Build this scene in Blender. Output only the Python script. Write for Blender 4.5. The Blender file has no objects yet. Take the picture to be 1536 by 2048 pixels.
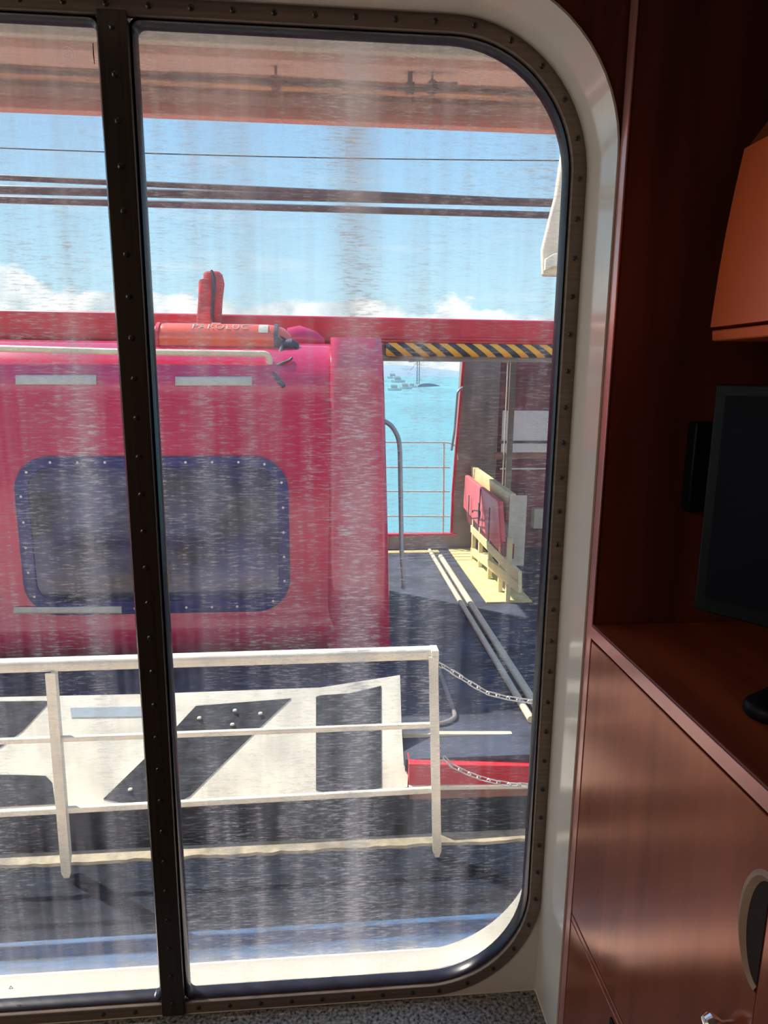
import bpy, bmesh, math, random
from mathutils import Vector, Matrix
random.seed(7)
PI = math.pi
C = bpy.context.scene.collection
CZ = 1.6                      # camera height above the cabin floor

# ------------------------------------------------------------------ camera, sky, sun, exposure
AX = Vector((0.9962616, 0.0081753, -0.0859994))      # world X, Y, Z written in camera coordinates
AY = Vector((-0.0859223, 0.1969053, -0.9766502))
AZ = Vector((0.0089493, 0.9803884, 0.1968716))
F, PCX, PCY = 1364.0, 768.0, 1024.0
cam_d = bpy.data.cameras.new('camera')
cam = bpy.data.objects.new('camera', cam_d); C.objects.link(cam)
cam_d.sensor_fit = 'VERTICAL'; cam_d.sensor_height = 36.0
cam_d.lens = F / 2048.0 * 36.0
cam_d.clip_start = 0.02; cam_d.clip_end = 9000
R3 = Matrix((AX, AY, AZ))
cam.matrix_world = Matrix.Translation((0, 0, CZ)) @ R3.to_4x4()
bpy.context.scene.camera = cam

vs = bpy.context.scene.view_settings
vs.view_transform = 'Standard'; vs.look = 'None'; vs.gamma = 1.0
vs.exposure = 0.45; vs.use_curve_mapping = False

SUN_TO = Vector((-0.504, 0.353, 0.788)).normalized()
sd = bpy.data.lights.new('sun', 'SUN'); sd.energy = 6.0; sd.angle = 0.009; sd.color = (1.0, 0.93, 0.80)
so = bpy.data.objects.new('sun', sd); C.objects.link(so)
so.rotation_euler = SUN_TO.to_track_quat('Z', 'Y').to_euler(); so.location = (-4, 4, 9)

W = bpy.data.worlds.new('sky'); bpy.context.scene.world = W; W.use_nodes = True
def build_world():
    nt = W.node_tree; N = nt.nodes; L = nt.links; N.clear()
    out = N.new('ShaderNodeOutputWorld'); bg = N.new('ShaderNodeBackground')
    tc = N.new('ShaderNodeTexCoord'); sep = N.new('ShaderNodeSeparateXYZ')
    L.new(tc.outputs['Generated'], sep.inputs[0])
    rp = N.new('ShaderNodeValToRGB'); e = rp.color_ramp.elements
    e[0].position = 0.0; e[0].color = (.52, .68, .72, 1)
    e[1].position = 1.0; e[1].color = (.16, .36, .80, 1)
    a = e.new(0.10); a.color = (.45, .68, .78, 1)
    a = e.new(0.34); a.color = (.27, .55, .86, 1)
    L.new(sep.outputs[2], rp.inputs[0])
    # cumulus bank low over the horizon
    mp = N.new('ShaderNodeMapping'); mp.inputs['Scale'].default_value = (5, 5, 9)
    L.new(tc.outputs['Generated'], mp.inputs[0])
    nz = N.new('ShaderNodeTexNoise'); nz.inputs['Scale'].default_value = 1.4; nz.inputs['Detail'].default_value = 9
    nz.inputs['Roughness'].default_value = .58
    L.new(mp.outputs[0], nz.inputs[0])
    # mask: noise - k*height
    m1 = N.new('ShaderNodeMath'); m1.operation = 'MULTIPLY_ADD'; m1.inputs[1].default_value = -7.0; m1.inputs[2].default_value = 0.72
    L.new(sep.outputs[2], m1.inputs[0])
    mxx = N.new('ShaderNodeMath'); mxx.operation = 'MULTIPLY_ADD'; mxx.inputs[1].default_value = -.35; L.new(sep.outputs[0], mxx.inputs[0]); L.new(m1.outputs[0], mxx.inputs[2])
    m2 = N.new('ShaderNodeMath'); m2.operation = 'ADD'; L.new(mxx.outputs[0], m2.inputs[0]); L.new(nz.outputs[0], m2.inputs[1])
    r2 = N.new('ShaderNodeMapRange'); r2.inputs['From Min'].default_value = .50; r2.inputs['From Max'].default_value = .56
    L.new(m2.outputs[0], r2.inputs[0])
    # thin high streaks
    mp3 = N.new('ShaderNodeMapping'); mp3.inputs['Scale'].default_value = (2.0, 2.0, 26)
    L.new(tc.outputs['Generated'], mp3.inputs[0])
    n3 = N.new('ShaderNodeTexNoise'); n3.inputs['Scale'].default_value = 1.6; n3.inputs['Detail'].default_value = 6
    L.new(mp3.outputs[0], n3.inputs[0])
    r3 = N.new('ShaderNodeMapRange'); r3.inputs['From Min'].default_value = .56; r3.inputs['From Max'].default_value = .8; r3.inputs['To Max'].default_value = .35
    L.new(n3.outputs[0], r3.inputs[0])
    mx = N.new('ShaderNodeMath'); mx.operation = 'MAXIMUM'; L.new(r2.outputs[0], mx.inputs[0]); L.new(r3.outputs[0], mx.inputs[1])
    n4 = N.new('ShaderNodeTexNoise'); n4.inputs['Scale'].default_value = 18; n4.inputs['Detail'].default_value = 5
    L.new(tc.outputs['Generated'], n4.inputs[0])
    cr = N.new('ShaderNodeValToRGB'); cr.color_ramp.elements[0].color = (.50, .60, .64, 1); cr.color_ramp.elements[1].color = (.92, .95, .93, 1)
    cr.color_ramp.elements[0].position = .36; cr.color_ramp.elements[1].position = .6
    L.new(n4.outputs[0], cr.inputs[0])
    mix = N.new('ShaderNodeMix'); mix.data_type = 'RGBA'
    L.new(mx.outputs[0], mix.inputs[0]); L.new(rp.outputs[0], mix.inputs[6]); L.new(cr.outputs[0], mix.inputs[7])
    L.new(mix.outputs[2], bg.inputs[0]); bg.inputs[1].default_value = 1.0
    L.new(bg.outputs[0], out.inputs[0])
build_world()

# ------------------------------------------------------------------ pixel helpers (world is built from measured points)
def ray(px, py):
    c = Vector((px - PCX, -(py - PCY), -F))
    return Vector((AX.dot(c), AY.dot(c), AZ.dot(c)))
def P(px, py, Y): r = ray(px, py); v = r * (Y / r.y); v.z += CZ; return v
def PX(px, py, X): r = ray(px, py); v = r * (X / r.x); v.z += CZ; return v
def PZ(px, py, Z): r = ray(px, py); v = r * ((Z - CZ) / r.z); v.z = Z; return v
def PP(px, py, pt, n):
    r = ray(px, py); o = Vector((0, 0, CZ)); t = (Vector(pt) - o).dot(n) / r.dot(n); return o + r * t

# ------------------------------------------------------------------ materials
MATS = {}
def mat(name, col, rough=.5, metal=0, var=.12, scale=8, stretch=(1, 1, 1), bump=0, coat=0, col2=None, spec=.5, det=4):
    if name in MATS: return MATS[name]
    m = bpy.data.materials.new(name); m.use_nodes = True
    nt = m.node_tree; N = nt.nodes; L = nt.links; b = N['Principled BSDF']
    tc = N.new('ShaderNodeTexCoord'); mp = N.new('ShaderNodeMapping'); mp.inputs['Scale'].default_value = stretch
    nz = N.new('ShaderNodeTexNoise'); nz.inputs['Scale'].default_value = scale; nz.inputs['Detail'].default_value = det
    L.new(tc.outputs['Object'], mp.inputs[0]); L.new(mp.outputs[0], nz.inputs[0])
    rp = N.new('ShaderNodeValToRGB'); c2 = col2 or tuple(max(0, c * (1 - 2 * var)) for c in col)
    rp.color_ramp.elements[0].position = .32; rp.color_ramp.elements[1].position = .68
    rp.color_ramp.elements[0].color = (*c2, 1); rp.color_ramp.elements[1].color = (*[min(1, c * (1 + var * .5)) for c in col], 1)
    L.new(nz.outputs[0], rp.inputs[0]); L.new(rp.outputs[0], b.inputs['Base Color'])
    b.inputs['Roughness'].default_value = rough; b.inputs['Metallic'].default_value = metal
    b.inputs['Specular IOR Level'].default_value = spec
    if coat: b.inputs['Coat Weight'].default_value = coat; b.inputs['Coat Roughness'].default_value = .06
    if bump:
        bp = N.new('ShaderNodeBump'); bp.inputs['Strength'].default_value = bump; bp.inputs['Distance'].default_value = .01
        L.new(nz.outputs[0], bp.inputs['Height']); L.new(bp.outputs[0], b.inputs['Normal'])
    MATS[name] = m; return m

M_frame = mat('frame_metal', (.26, .20, .16), .38, .35, .12, 3, (1, 1, 60))
M_mull = mat('mullion_metal', (.085, .07, .058), .30, .6, .10, 3, (60, 1, 1))
M_screw = mat('screw_steel', (.16, .15, .14), .3, .9, .1)
M_screwhole = mat('screw_recess', (.02, .02, .02), .6)
M_seal = mat('rubber_seal', (.012, .014, .035), .25, 0, .1, 20)
M_reveal = mat('cream_lacquer', (.80, .74, .64), .12, 0, .03, 4, (1, 1, 1), .01, .4)
M_casing = mat('white_casing', (.43, .41, .35), .45, 0, .05, 6)
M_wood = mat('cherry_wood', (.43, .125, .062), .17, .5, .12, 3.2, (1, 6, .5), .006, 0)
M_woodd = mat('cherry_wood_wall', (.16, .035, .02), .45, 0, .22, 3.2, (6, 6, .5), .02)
M_woodtop = mat('cherry_worktop', (.34, .075, .025), .42, 0, .25, 3.0, (5, .8, 1), .01)
M_edge = mat('lacquered_edge', (.74, .34, .30), .2, .45, .06, 5, (1, 1, 1), 0, .2)
M_groove = mat('groove_shadow_gap', (.02, .006, .004), .8)
M_orange = mat('orange_cabinet_front', (.85, .16, .05), .38, 0, .1, 4, (1, 1, .5), 0, .3)
M_black = mat('black_plastic', (.008, .008, .012), .4, 0, .1, 30, spec=.15)
M_screen = mat('screen_glass', (.006, .006, .012), .5, spec=.08)
M_rim = mat('pale_wood_rim', (.40, .27, .18), .4, 0, .1, 10)
M_chrome = mat('chrome', (.8, .8, .8), .08, 1, .02)
M_granite = mat('dark_granite', (.30, .31, .31), .6, 0, .6, 160, (1, 1, 1), .3, det=8)
M_carpet = mat('cabin_carpet', (.10, .06, .05), .95, 0, .3, 90)
M_ceil = mat('cabin_ceiling', (.35, .30, .27), .7, 0, .05, 5)
M_white = mat('white_marine_paint', (.90, .85, .70), .42, 0, .10, 7, (1, 1, 1), .05)
M_hullw = mat('ship_wall_white', (.86, .84, .78), .5, 0, .04, 3)
M_deck = mat('black_deck_paint', (.008, .014, .026), .7, 0, .35, 6, (1, 3, 1), .15, spec=.1)
M_deckb = mat('blue_wash_paint', (.03, .11, .25), .5, 0, .35, 6, (1, 6, 1), .1)
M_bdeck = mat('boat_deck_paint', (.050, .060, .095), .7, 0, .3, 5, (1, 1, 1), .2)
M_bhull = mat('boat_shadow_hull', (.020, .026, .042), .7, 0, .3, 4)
M_red = mat('red_gelcoat', (.58, .020, .088), .20, 0, .06, 2.2, (1, 1, 1), .01, .5)
M_redb = mat('red_roof_paint', (.62, .03, .05), .35, 0, .1, 4)
M_redor = mat('orange_red_canister', (.86, .13, .06), .22, 0, .06, 5, (1, 1, 1), 0, .4)
M_redcloth = mat('red_cover_cloth', (.66, .04, .06), .75, 0, .25, 14, (1, 1, 1), .4)
M_tape = mat('grey_reflective_tape', (.60, .56, .46), .4, 0, .06, 20)
M_navy = mat('navy_gasket', (.012, .018, .15), .35, 0, .1, 12)
M_bglass = mat('dark_boat_window_glass', (.055, .062, .16), .08, 0, .5, 2.2, (1, 1, 1.6))
M_seat = mat('pale_seat_shape', (.15, .12, .16), .5)
M_steel = mat('galvanised_pipe', (.33, .37, .42), .4, .4, .1, 10)
M_thin = mat('white_rail_pipe', (.74, .76, .74), .35, .1, .05, 6)
M_creamp = mat('cream_pipe', (.78, .66, .46), .4, 0, .08, 5)
M_dpipe = mat('dark_boom_paint', (.10, .062, .065), .5, 0, .2, 6)
M_cable = mat('black_cable', (.01, .01, .012), .6)
M_blackp = mat('black_nonslip', (.028, .032, .042), .7, 0, .4, 22, (1, 1, 1), .3)
M_greybl = mat('blue_grey_stripe', (.42, .50, .56), .5, 0, .05, 6)
M_coam = mat('cream_coaming', (.40, .34, .23), .6, 0, .25, 12, (1, 1, 1), .4)
M_chain = mat('galvanised_chain', (.66, .64, .58), .32, .5, .1, 20)
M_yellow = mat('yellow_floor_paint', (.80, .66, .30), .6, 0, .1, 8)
M_benchy = mat('cream_yellow_bench', (.84, .72, .38), .5, 0, .08, 8)
M_benchr = mat('faded_red_panel', (.80, .16, .18), .4, 0, .06, 6)
M_wallred = mat('dark_red_bulkhead', (.24, .055, .075), .5, 0, .3, 3)
M_pillar = mat('taupe_bulkhead', (.30, .255, .24), .7, 0, .12, 4)
M_panel = mat('white_panel', (.93, .94, .98), .5, 0, .03, 3)
M_ovc = mat('overhang_cream', (.95, .70, .58), .5, 0, .06, 3)
M_ovg = mat('overhang_grey_green', (.70, .62, .52), .5, 0, .08, 4)
M_ovs = mat('overhang_salmon', (.93, .52, .42), .5, 0, .08, 4)
M_ovo = mat('overhang_rust_orange', (.80, .36, .20), .6, 0, .3, 7, (1, 5, 1))
M_ovb = mat('overhang_brown', (.38, .18, .14), .6, 0, .2, 5)
M_ovr = mat('overhang_red_lip', (.96, .34, .26), .4, 0, .06, 5)
M_dark = mat('dark_fitting', (.07, .06, .09), .5, 0, .2, 30)
M_davit = mat('cream_davit_paint', (.80, .70, .55), .5, 0, .08, 5)
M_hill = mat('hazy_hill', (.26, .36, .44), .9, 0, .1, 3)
M_yacht = mat('yacht_white', (.85, .86, .82), .4, 0, .05, 1)
M_crane = mat('quay_steel', (.22, .26, .30), .6)

def sea_mat():
    m = mat('turquoise_sea', (.14, .36, .39), .45, 0, .10, .05, (1, .25, 1))
    return m
M_sea = sea_mat()

def hazard_mat():
    m = bpy.data.materials.new('hazard_stripes'); m.use_nodes = True
    N = m.node_tree.nodes; L = m.node_tree.links; b = N['Principled BSDF']
    tc = N.new('ShaderNodeTexCoord'); sep = N.new('ShaderNodeSeparateXYZ'); L.new(tc.outputs['Object'], sep.inputs[0])
    a = N.new('ShaderNodeMath'); a.operation = 'MULTIPLY_ADD'; a.inputs[1].default_value = 1.35
    L.new(sep.outputs[2], a.inputs[0]); L.new(sep.outputs[0], a.inputs[2])
    d = N.new('ShaderNodeMath'); d.operation = 'DIVIDE'; d.inputs[1].default_value = .115; L.new(a.outputs[0], d.inputs[0])
    fr = N.new('ShaderNodeMath'); fr.operation = 'FRACT'; L.new(d.outputs[0], fr.inputs[0])
    gt = N.new('ShaderNodeMath'); gt.operation = 'GREATER_THAN'; gt.inputs[1].default_value = .5; L.new(fr.outputs[0], gt.inputs[0])
    mx = N.new('ShaderNodeMix'); mx.data_type = 'RGBA'; mx.inputs[6].default_value = (.88, .42, .03, 1); mx.inputs[7].default_value = (.03, .035, .05, 1)
    L.new(gt.outputs[0], mx.inputs[0]); L.new(mx.outputs[2], b.inputs['Base Color']); b.inputs['Roughness'].default_value = .45
    return m
M_haz = hazard_mat()

def glass_mats():
    # clear inner face
    g = bpy.data.materials.new('window_glass_clear'); g.use_nodes = True
    N = g.node_tree.nodes; L = g.node_tree.links; N.clear()
    o = N.new('ShaderNodeOutputMaterial'); t = N.new('ShaderNodeBsdfTransparent'); t.inputs[0].default_value = (.97, .985, .99, 1)
    gl = N.new('ShaderNodeBsdfGlossy'); gl.inputs['Roughness'].default_value = .02
    fr = N.new('ShaderNodeFresnel'); fr.inputs[0].default_value = 1.25
    mx = N.new('ShaderNodeMixShader'); L.new(fr.outputs[0], mx.inputs[0]); L.new(t.outputs[0], mx.inputs[1]); L.new(gl.outputs[0], mx.inputs[2])
    L.new(mx.outputs[0], o.inputs[0])
    # outer face carrying dried salt
    s = bpy.data.materials.new('window_glass_salt'); s.use_nodes = True
    N = s.node_tree.nodes; L = s.node_tree.links; N.clear()
    def math_(op, a=None, b=None, c=None):
        n = N.new('ShaderNodeMath'); n.operation = op
        for i, v in enumerate((a, b, c)):
            if v is None: continue
            if isinstance(v, (int, float)): n.inputs[i].default_value = v
            else: L.new(v, n.inputs[i])
        return n.outputs[0]
    tc = N.new('ShaderNodeTexCoord'); sep = N.new('ShaderNodeSeparateXYZ'); L.new(tc.outputs['Object'], sep.inputs[0])
    def noise(scale, st, det=4, rough=.5, loc=(0, 0, 0)):
        mp = N.new('ShaderNodeMapping'); mp.inputs['Scale'].default_value = st; mp.inputs['Location'].default_value = loc
        L.new(tc.outputs['Object'], mp.inputs[0])
        n = N.new('ShaderNodeTexNoise'); n.inputs['Scale'].default_value = scale; n.inputs['Detail'].default_value = det
        n.inputs['Roughness'].default_value = rough; L.new(mp.outputs[0], n.inputs[0]); return n.outputs[0]
    def rng(v, a, b, c=0., d=1.):
        r = N.new('ShaderNodeMapRange'); r.inputs['From Min'].default_value = a; r.inputs['From Max'].default_value = b
        r.inputs['To Min'].default_value = c; r.inputs['To Max'].default_value = d; L.new(v, r.inputs[0]); return r.outputs[0]
    # run-off columns: strongly stretched down the pane
    colA = rng(noise(9, (1, 1, .10), 3, .6), .47, .68)
    colB = rng(noise(34, (1, 1, .05), 2, .6, (3, 0, 1)), .46, .68)
    # the broad dried run in the middle of the right-hand pane, plus two narrower ones
    def band(x0, w, k):
        d = math_('SUBTRACT', sep.outputs[0], x0); d = math_('DIVIDE', d, w); d = math_('MULTIPLY', d, d)
        e = math_('POWER', 2.718, math_('MULTIPLY', d, -1.0)); return math_('MULTIPLY', e, k)
    wob = math_('MULTIPLY', math_('SUBTRACT', noise(2.2, (1, 1, 1), 3), .5), .03)
    bd = math_('ADD', band(.050, .030, .75), math_('ADD', band(-.125, .014, .32), band(-.385, .013, .45)))
    bd = math_('ADD', bd, band(.19, .010, .22))
    col = math_('ADD', math_('MULTIPLY', colA, .34), math_('MULTIPLY', colB, .30)); col = math_('ADD', col, bd)
    # fine horizontal brushing
    dash = rng(noise(42, (1, 1, 9), 7, .78, (0, 0, 5)), .50, .60)
    patch = rng(noise(5, (1.3, 1, .5), 4, .55, (7, 0, 2)), .38, .66)
    dsh = math_('MULTIPLY', dash, math_('MULTIPLY_ADD', patch, .75, .18))
    dsh = math_('MULTIPLY', dsh, math_('MULTIPLY_ADD', col, .9, .35))
    # sunlit haze of the lower glass, put in as thicker salt
    low = rng(sep.outputs[2], CZ - .94, CZ - 1.10, 0., .42)
    low = math_('MULTIPLY', low, rng(noise(16, (1, 1, .25), 3), .35, .62, .35, 1))
    tot = math_('ADD', math_('MULTIPLY', col, .41), math_('MULTIPLY', dsh, .85))
    tot = math_('ADD', tot, .025); tot = math_('ADD', tot, low)
    top_ = rng(sep.outputs[2], CZ + .15, CZ + .44, 0., .24); tot = math_('ADD', tot, top_)
    # specks
    vo = N.new('ShaderNodeTexVoronoi'); vo.inputs['Scale'].default_value = 95; L.new(tc.outputs['Object'], vo.inputs[0])
    sp = rng(vo.outputs[0], .045, .02, 0., .8); sel = rng(noise(9, (1, 1, 1), 2, .5, (2, 2, 2)), .55, .6)
    tot = math_('ADD', tot, math_('MULTIPLY', sp, sel))
    cl = N.new('ShaderNodeClamp'); cl.inputs['Max'].default_value = .86; L.new(tot, cl.inputs[0])
    tl = N.new('ShaderNodeBsdfTranslucent'); tl.inputs[0].default_value = (.97, .90, .82, 1)
    df = N.new('ShaderNodeBsdfDiffuse'); df.inputs[0].default_value = (.8, .8, .78, 1)
    m1 = N.new('ShaderNodeMixShader'); m1.inputs[0].default_value = .15; L.new(tl.outputs[0], m1.inputs[1]); L.new(df.outputs[0], m1.inputs[2])
    t = N.new('ShaderNodeBsdfTransparent'); t.inputs[0].default_value = (.985, .985, .99, 1)
    m2 = N.new('ShaderNodeMixShader'); L.new(cl.outputs[0], m2.inputs[0]); L.new(t.outputs[0], m2.inputs[1]); L.new(m1.outputs[0], m2.inputs[2])
    o = N.new('ShaderNodeOutputMaterial'); L.new(m2.outputs[0], o.inputs[0])
    return g, s
M_glass, M_salt = glass_mats()
def fill_lamp_mat():
    m = bpy.data.materials.new('warm_fill_diffuser'); m.use_nodes = True; b = m.node_tree.nodes['Principled BSDF']
    b.inputs['Emission Color'].default_value = (1, .72, .42, 1); b.inputs['Emission Strength'].default_value = 150; return m
M_fill_lamp = fill_lamp_mat()

# ------------------------------------------------------------------ mesh helpers
def tag(o, label=None, cat=None, group=None, kind=None):
    if label: o['label'] = label
    if cat: o['category'] = cat
    if group: o['group'] = group
    if kind: o['kind'] = kind
    return o
def empty(name, loc=(0, 0, 0)):
    o = bpy.data.objects.new(name, None); o.location = loc; o.empty_display_size = .1; C.objects.link(o); return o
def obj(name, bm, m, parent=None, smooth=35, bevel=0, segs=2):
    me = bpy.data.meshes.new(name)
    bmesh.ops.recalc_face_normals(bm, faces=bm.faces)
    bm.to_mesh(me); bm.free()
    for mm in (m if isinstance(m, (list, tuple)) else [m]): me.materials.append(mm)
    if smooth:
        me.shade_smooth(); me.set_sharp_from_angle(angle=math.radians(smooth))
    o = bpy.data.objects.new(name, me); C.objects.link(o)
    if parent:
        o.parent = parent
        pl = parent.matrix_basis.inverted() if parent.parent is None else (parent.parent.matrix_basis @ parent.matrix_basis).inverted()
        o.matrix_basis = pl
    if bevel:
        b = o.modifiers.new('bevel', 'BEVEL'); b.width = bevel; b.segments = segs; b.limit_method = 'ANGLE'; b.angle_limit = .6
    return o
def NB(): return bmesh.new()
def box(bm, a, b):
    x0, x1 = sorted((a[0], b[0])); y0, y1 = sorted((a[1], b[1])); z0, z1 = sorted((a[2], b[2]))
    v = [bm.verts.new(p) for p in ((x0,y0,z0),(x1,y0,z0),(x1,y1,z0),(x0,y1,z0),(x0,y0,z1),(x1,y0,z1),(x1,y1,z1),(x0,y1,z1))]
    for f in ((0,3,2,1),(4,5,6,7),(0,1,5,4),(1,2,6,5),(2,3,7,6),(3,0,4,7)): bm.faces.new([v[i] for i in f])
    return bm
def prism(bm, pts, d):
    d = Vector(d); a = [bm.verts.new(Vector(p)) for p in pts]; b = [bm.verts.new(Vector(p) + d) for p in pts]; n = len(pts)
    bm.faces.new(a); bm.faces.new(b[::-1])
    for i in range(n): bm.faces.new((a[i], b[i], b[(i+1) % n], a[(i+1) % n]))
    return bm
def tube(bm, pts, r, n=12, closed=False):
    pts = [Vector(p) for p in pts]; rings = []; up = None; N = len(pts)
    for i, p in enumerate(pts):
        if closed: t = (pts[(i+1) % N] - pts[i-1]).normalized()
        else: t = (pts[min(i+1, N-1)] - pts[max(i-1, 0)]).normalized()
        if up is None:
            up = t.orthogonal().normalized()
        up = (up - t * up.dot(t)).normalized(); s = t.cross(up)
        rr = r[i] if isinstance(r, (list, tuple)) else r
        rings.append([bm.verts.new(p + (up * math.cos(2*PI*k/n) + s * math.sin(2*PI*k/n)) * rr) for k in range(n)])
    for i in range(N if closed else N - 1):
        A, B = rings[i], rings[(i+1) % N]
        for k in range(n): bm.faces.new((A[k], A[(k+1) % n], B[(k+1) % n], B[k]))
    if not closed: bm.faces.new(rings[0]); bm.faces.new(rings[-1][::-1])
    return bm
def bend(pts, r=.05, n=6):
    pts = [Vector(p) for p in pts]; out = [pts[0]]
    for i in range(1, len(pts) - 1):
        a, b, c = pts[i-1], pts[i], pts[i+1]; u = (a-b); v = (c-b); k = min(r, u.length*.45, v.length*.45)
        p, q = b + u.normalized()*k, b + v.normalized()*k
        for j in range(n+1):
            t = j / n; out.append(p*(1-t)**2 + b*2*t*(1-t) + q*t*t)
    out.append(pts[-1]); return out
def rr(x0, x1, z0, z1, r, n=14, rb=None):
    """rounded rectangle outline in the XZ plane, anticlockwise from the lower right corner"""
    rb = r if rb is None else rb; out = []
    for (cx, cz, a0, q) in ((x1-rb, z0+rb, -PI/2, rb), (x1-r, z1-r, 0, r), (x0+r, z1-r, PI/2, r), (x0+rb, z0+rb, PI, rb)):
        for i in range(n+1):
            a = a0 + PI/2*i/n; out.append((cx + q*math.cos(a), cz + q*math.sin(a)))
    return out
def loft(bm, loops, cap0=False, cap1=False):
    V = [[bm.verts.new(p) for p in L] for L in loops]; n = len(V[0])
    for A, B in zip(V, V[1:]):
        for k in range(n): bm.faces.new((A[k], A[(k+1) % n], B[(k+1) % n], B[k]))
    if cap0: bm.faces.new(V[0])
    if cap1: bm.faces.new(V[-1][::-1])
    return bm
def ring(bm, outer, inner, y0, y1):
    """ring between two XZ outlines, from depth y0 to y1"""
    n = len(outer)
    a = [bm.verts.new((x, y0, z)) for x, z in outer]; b = [bm.verts.new((x, y0, z)) for x, z in inner]
    c = [bm.verts.new((x, y1, z)) for x, z in outer]; d = [bm.verts.new((x, y1, z)) for x, z in inner]
    for k in range(n):
        j = (k+1) % n
        bm.faces.new((a[k], a[j], b[j], b[k])); bm.faces.new((c[k], d[k], d[j], c[j]))
        bm.faces.new((a[k], c[k], c[j], a[j])); bm.faces.new((b[k], b[j], d[j], d[k]))
    return bm
def lathe(bm, prof, c, axis='z', n=20):
    c = Vector(c); R = []
    for r, h in prof:
        row = []
        for k in range(n):
            a = 2*PI*k/n; u, v = r*math.cos(a), r*math.sin(a)
            row.append(bm.verts.new(c + Vector({'z': (u, v, h), 'y': (u, h, v), 'x': (h, u, v)}[axis])))
        R.append(row)
    for A, B in zip(R, R[1:]):
        for k in range(n): bm.faces.new((A[k], A[(k+1) % n], B[(k+1) % n], B[k]))
    bm.faces.new(R[0]); bm.faces.new(R[-1][::-1]); return bm
def copy_tree(o, parent=None):
    c = o.copy(); C.objects.link(c); c.parent = parent
    for ch in [k for k in bpy.data.objects if k.parent == o]: copy_tree(ch, c)
    return c
def dup(o, mtx, parent):
    c = o.copy(); C.objects.link(c); c.parent = parent; c.matrix_basis = mtx; return c

# ------------------------------------------------------------------ the cabin shell
XC = .405             # cabinet front / right side of the window recess
YW = .983             # inner wall face
YF = 1.100            # window flange face
YG = 1.118            # glass
SILL = CZ - 1.178
WX0, WX1, WZ0, WZ1, WR = -.98, .380, CZ - 1.150, CZ + .488, .190

tag(obj('floor', box(NB(), (-2.6, -2.6, -.08), (2.4, 1.3, 0)), M_carpet), kind='structure')
tag(obj('ceiling', box(NB(), (-2.6, -2.6, 2.35), (2.4, 1.3, 2.45)), M_ceil), kind='structure')
bm = NB()
box(bm, (-2.66, -2.6, 0), (-2.6, 1.12, .9)); box(bm, (-2.66, -2.6, 1.95), (-2.6, 1.12, 2.35))
for y0, y1 in ((-2.6, -2.2), (-.9, -.5), (.7, 1.12)): box(bm, (-2.66, y0, .9), (-2.6, y1, 1.95))
tag(obj('wall_left', bm, M_woodd), kind='structure')
for k_, (y0, y1) in enumerate(((-2.2, -.9), (-.5, .7))):  # added side windows, out of view, letting in daylight to brighten the cabin
    w_ = tag(obj('window_%d' % (k_+2), box(NB(), (-2.64, y0, .9), (-2.63, y1, 1.95)), M_glass), kind='structure')

tag(obj('wall_right', box(NB(), (1.00, -2.6, 0), (1.06, 1.12, 2.35)), M_woodd), kind='structure')
tag(obj('wall_back', box(NB(), (-2.6, -2.66, 0), (1.06, -2.6, 2.35)), M_woodd), kind='structure')

def wall_with_hole(bm, y0, y1, X0, X1, Z0, Z1, hole):
    """solid wall from y0 to y1 whose opening follows the outline `hole`"""
    cx = sum(p[0] for p in hole)/len(hole); cz = sum(p[1] for p in hole)/len(hole); out = []
    # outer boundary sampled at matching angles (projected on the rectangle)
    hx0, hx1 = min(p[0] for p in hole), max(p[0] for p in hole); hz0, hz1 = min(p[1] for p in hole), max(p[1] for p in hole)
    for x, z in hole:
        u = (x-(hx0+hx1)/2)/((hx1-hx0)/2); v = (z-(hz0+hz1)/2)/((hz1-hz0)/2)
        m = max(abs(u), abs(v)); u /= m; v /= m
        out.append(((X0+X1)/2 + u*(X1-X0)/2, (Z0+Z1)/2 + v*(Z1-Z0)/2))
    return ring(bm, out, hole, y0, y1)
rev_out = rr(WX0-.025, XC, SILL-.002, WZ1+.025, .217, 16, .004)
tag(obj('wall_front', wall_with_hole(NB(), YW, YF+.01, -2.6, 1.0, 0, 2.35, rev_out), M_woodd), kind='structure')
# steel ship side outside the lining
case_out = rr(WX0-.02, WX1+.042, WZ0-.004, WZ1+.012, WR, 18, WR+.045)
tag(obj('wall_outer', wall_with_hole(NB(), YG+.012, YG+.048, -7, 6, -2.2, 3.6, case_out), M_hullw), kind='structure')
# filler between lining and ship side
tag(obj('trim_1', wall_with_hole(NB(), YF+.0101, YG+.0119, -2.6, 1.0, 0, 2.35, rr(WX0-.006, WX1+.006, WZ0-.006, WZ1+.006, WR, 16)), M_hullw), kind='structure')

for x, y in ((-2.1, -.25), (-2.1, -1.05)):  # added lights out of view, to brighten the dim cabin
    dl = empty('added_fill_light', (x, y, 2.35)); tag(dl, 'added round warm fill light in the cabin ceiling, out of view', 'fill light', 'added cabin fill lights')
    obj('bezel', lathe(NB(), [(.095, 0), (.095, -.012), (.080, -.016)], (x, y, 2.3495), 'z', 28), M_chrome, dl)
    obj('diffuser', lathe(NB(), [(.076, -.0165), (.070, -.020), (.02, -.021)], (x, y, 2.3495), 'z', 28), M_fill_lamp, dl)

# window: recess lining, flange, seal, mullion, panes, screws, granite sill
win = tag(empty('window_1', (-.3, YF, SILL)), kind='structure')
bm = NB()
def loop(o, y): return [(x, y, z) for x, z in o]
lin_o = rr(WX0-.025, XC, SILL-.001, WZ1+.025, .217, 16, .004)
lin_i = rr(WX0-.022, XC-.003, SILL+.002, WZ1+.022, .214, 16, .004)
ring(bm, lin_o, lin_i, YW-.004, YF+.001)
obj('recess_lining', bm, M_reveal, win)
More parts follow.
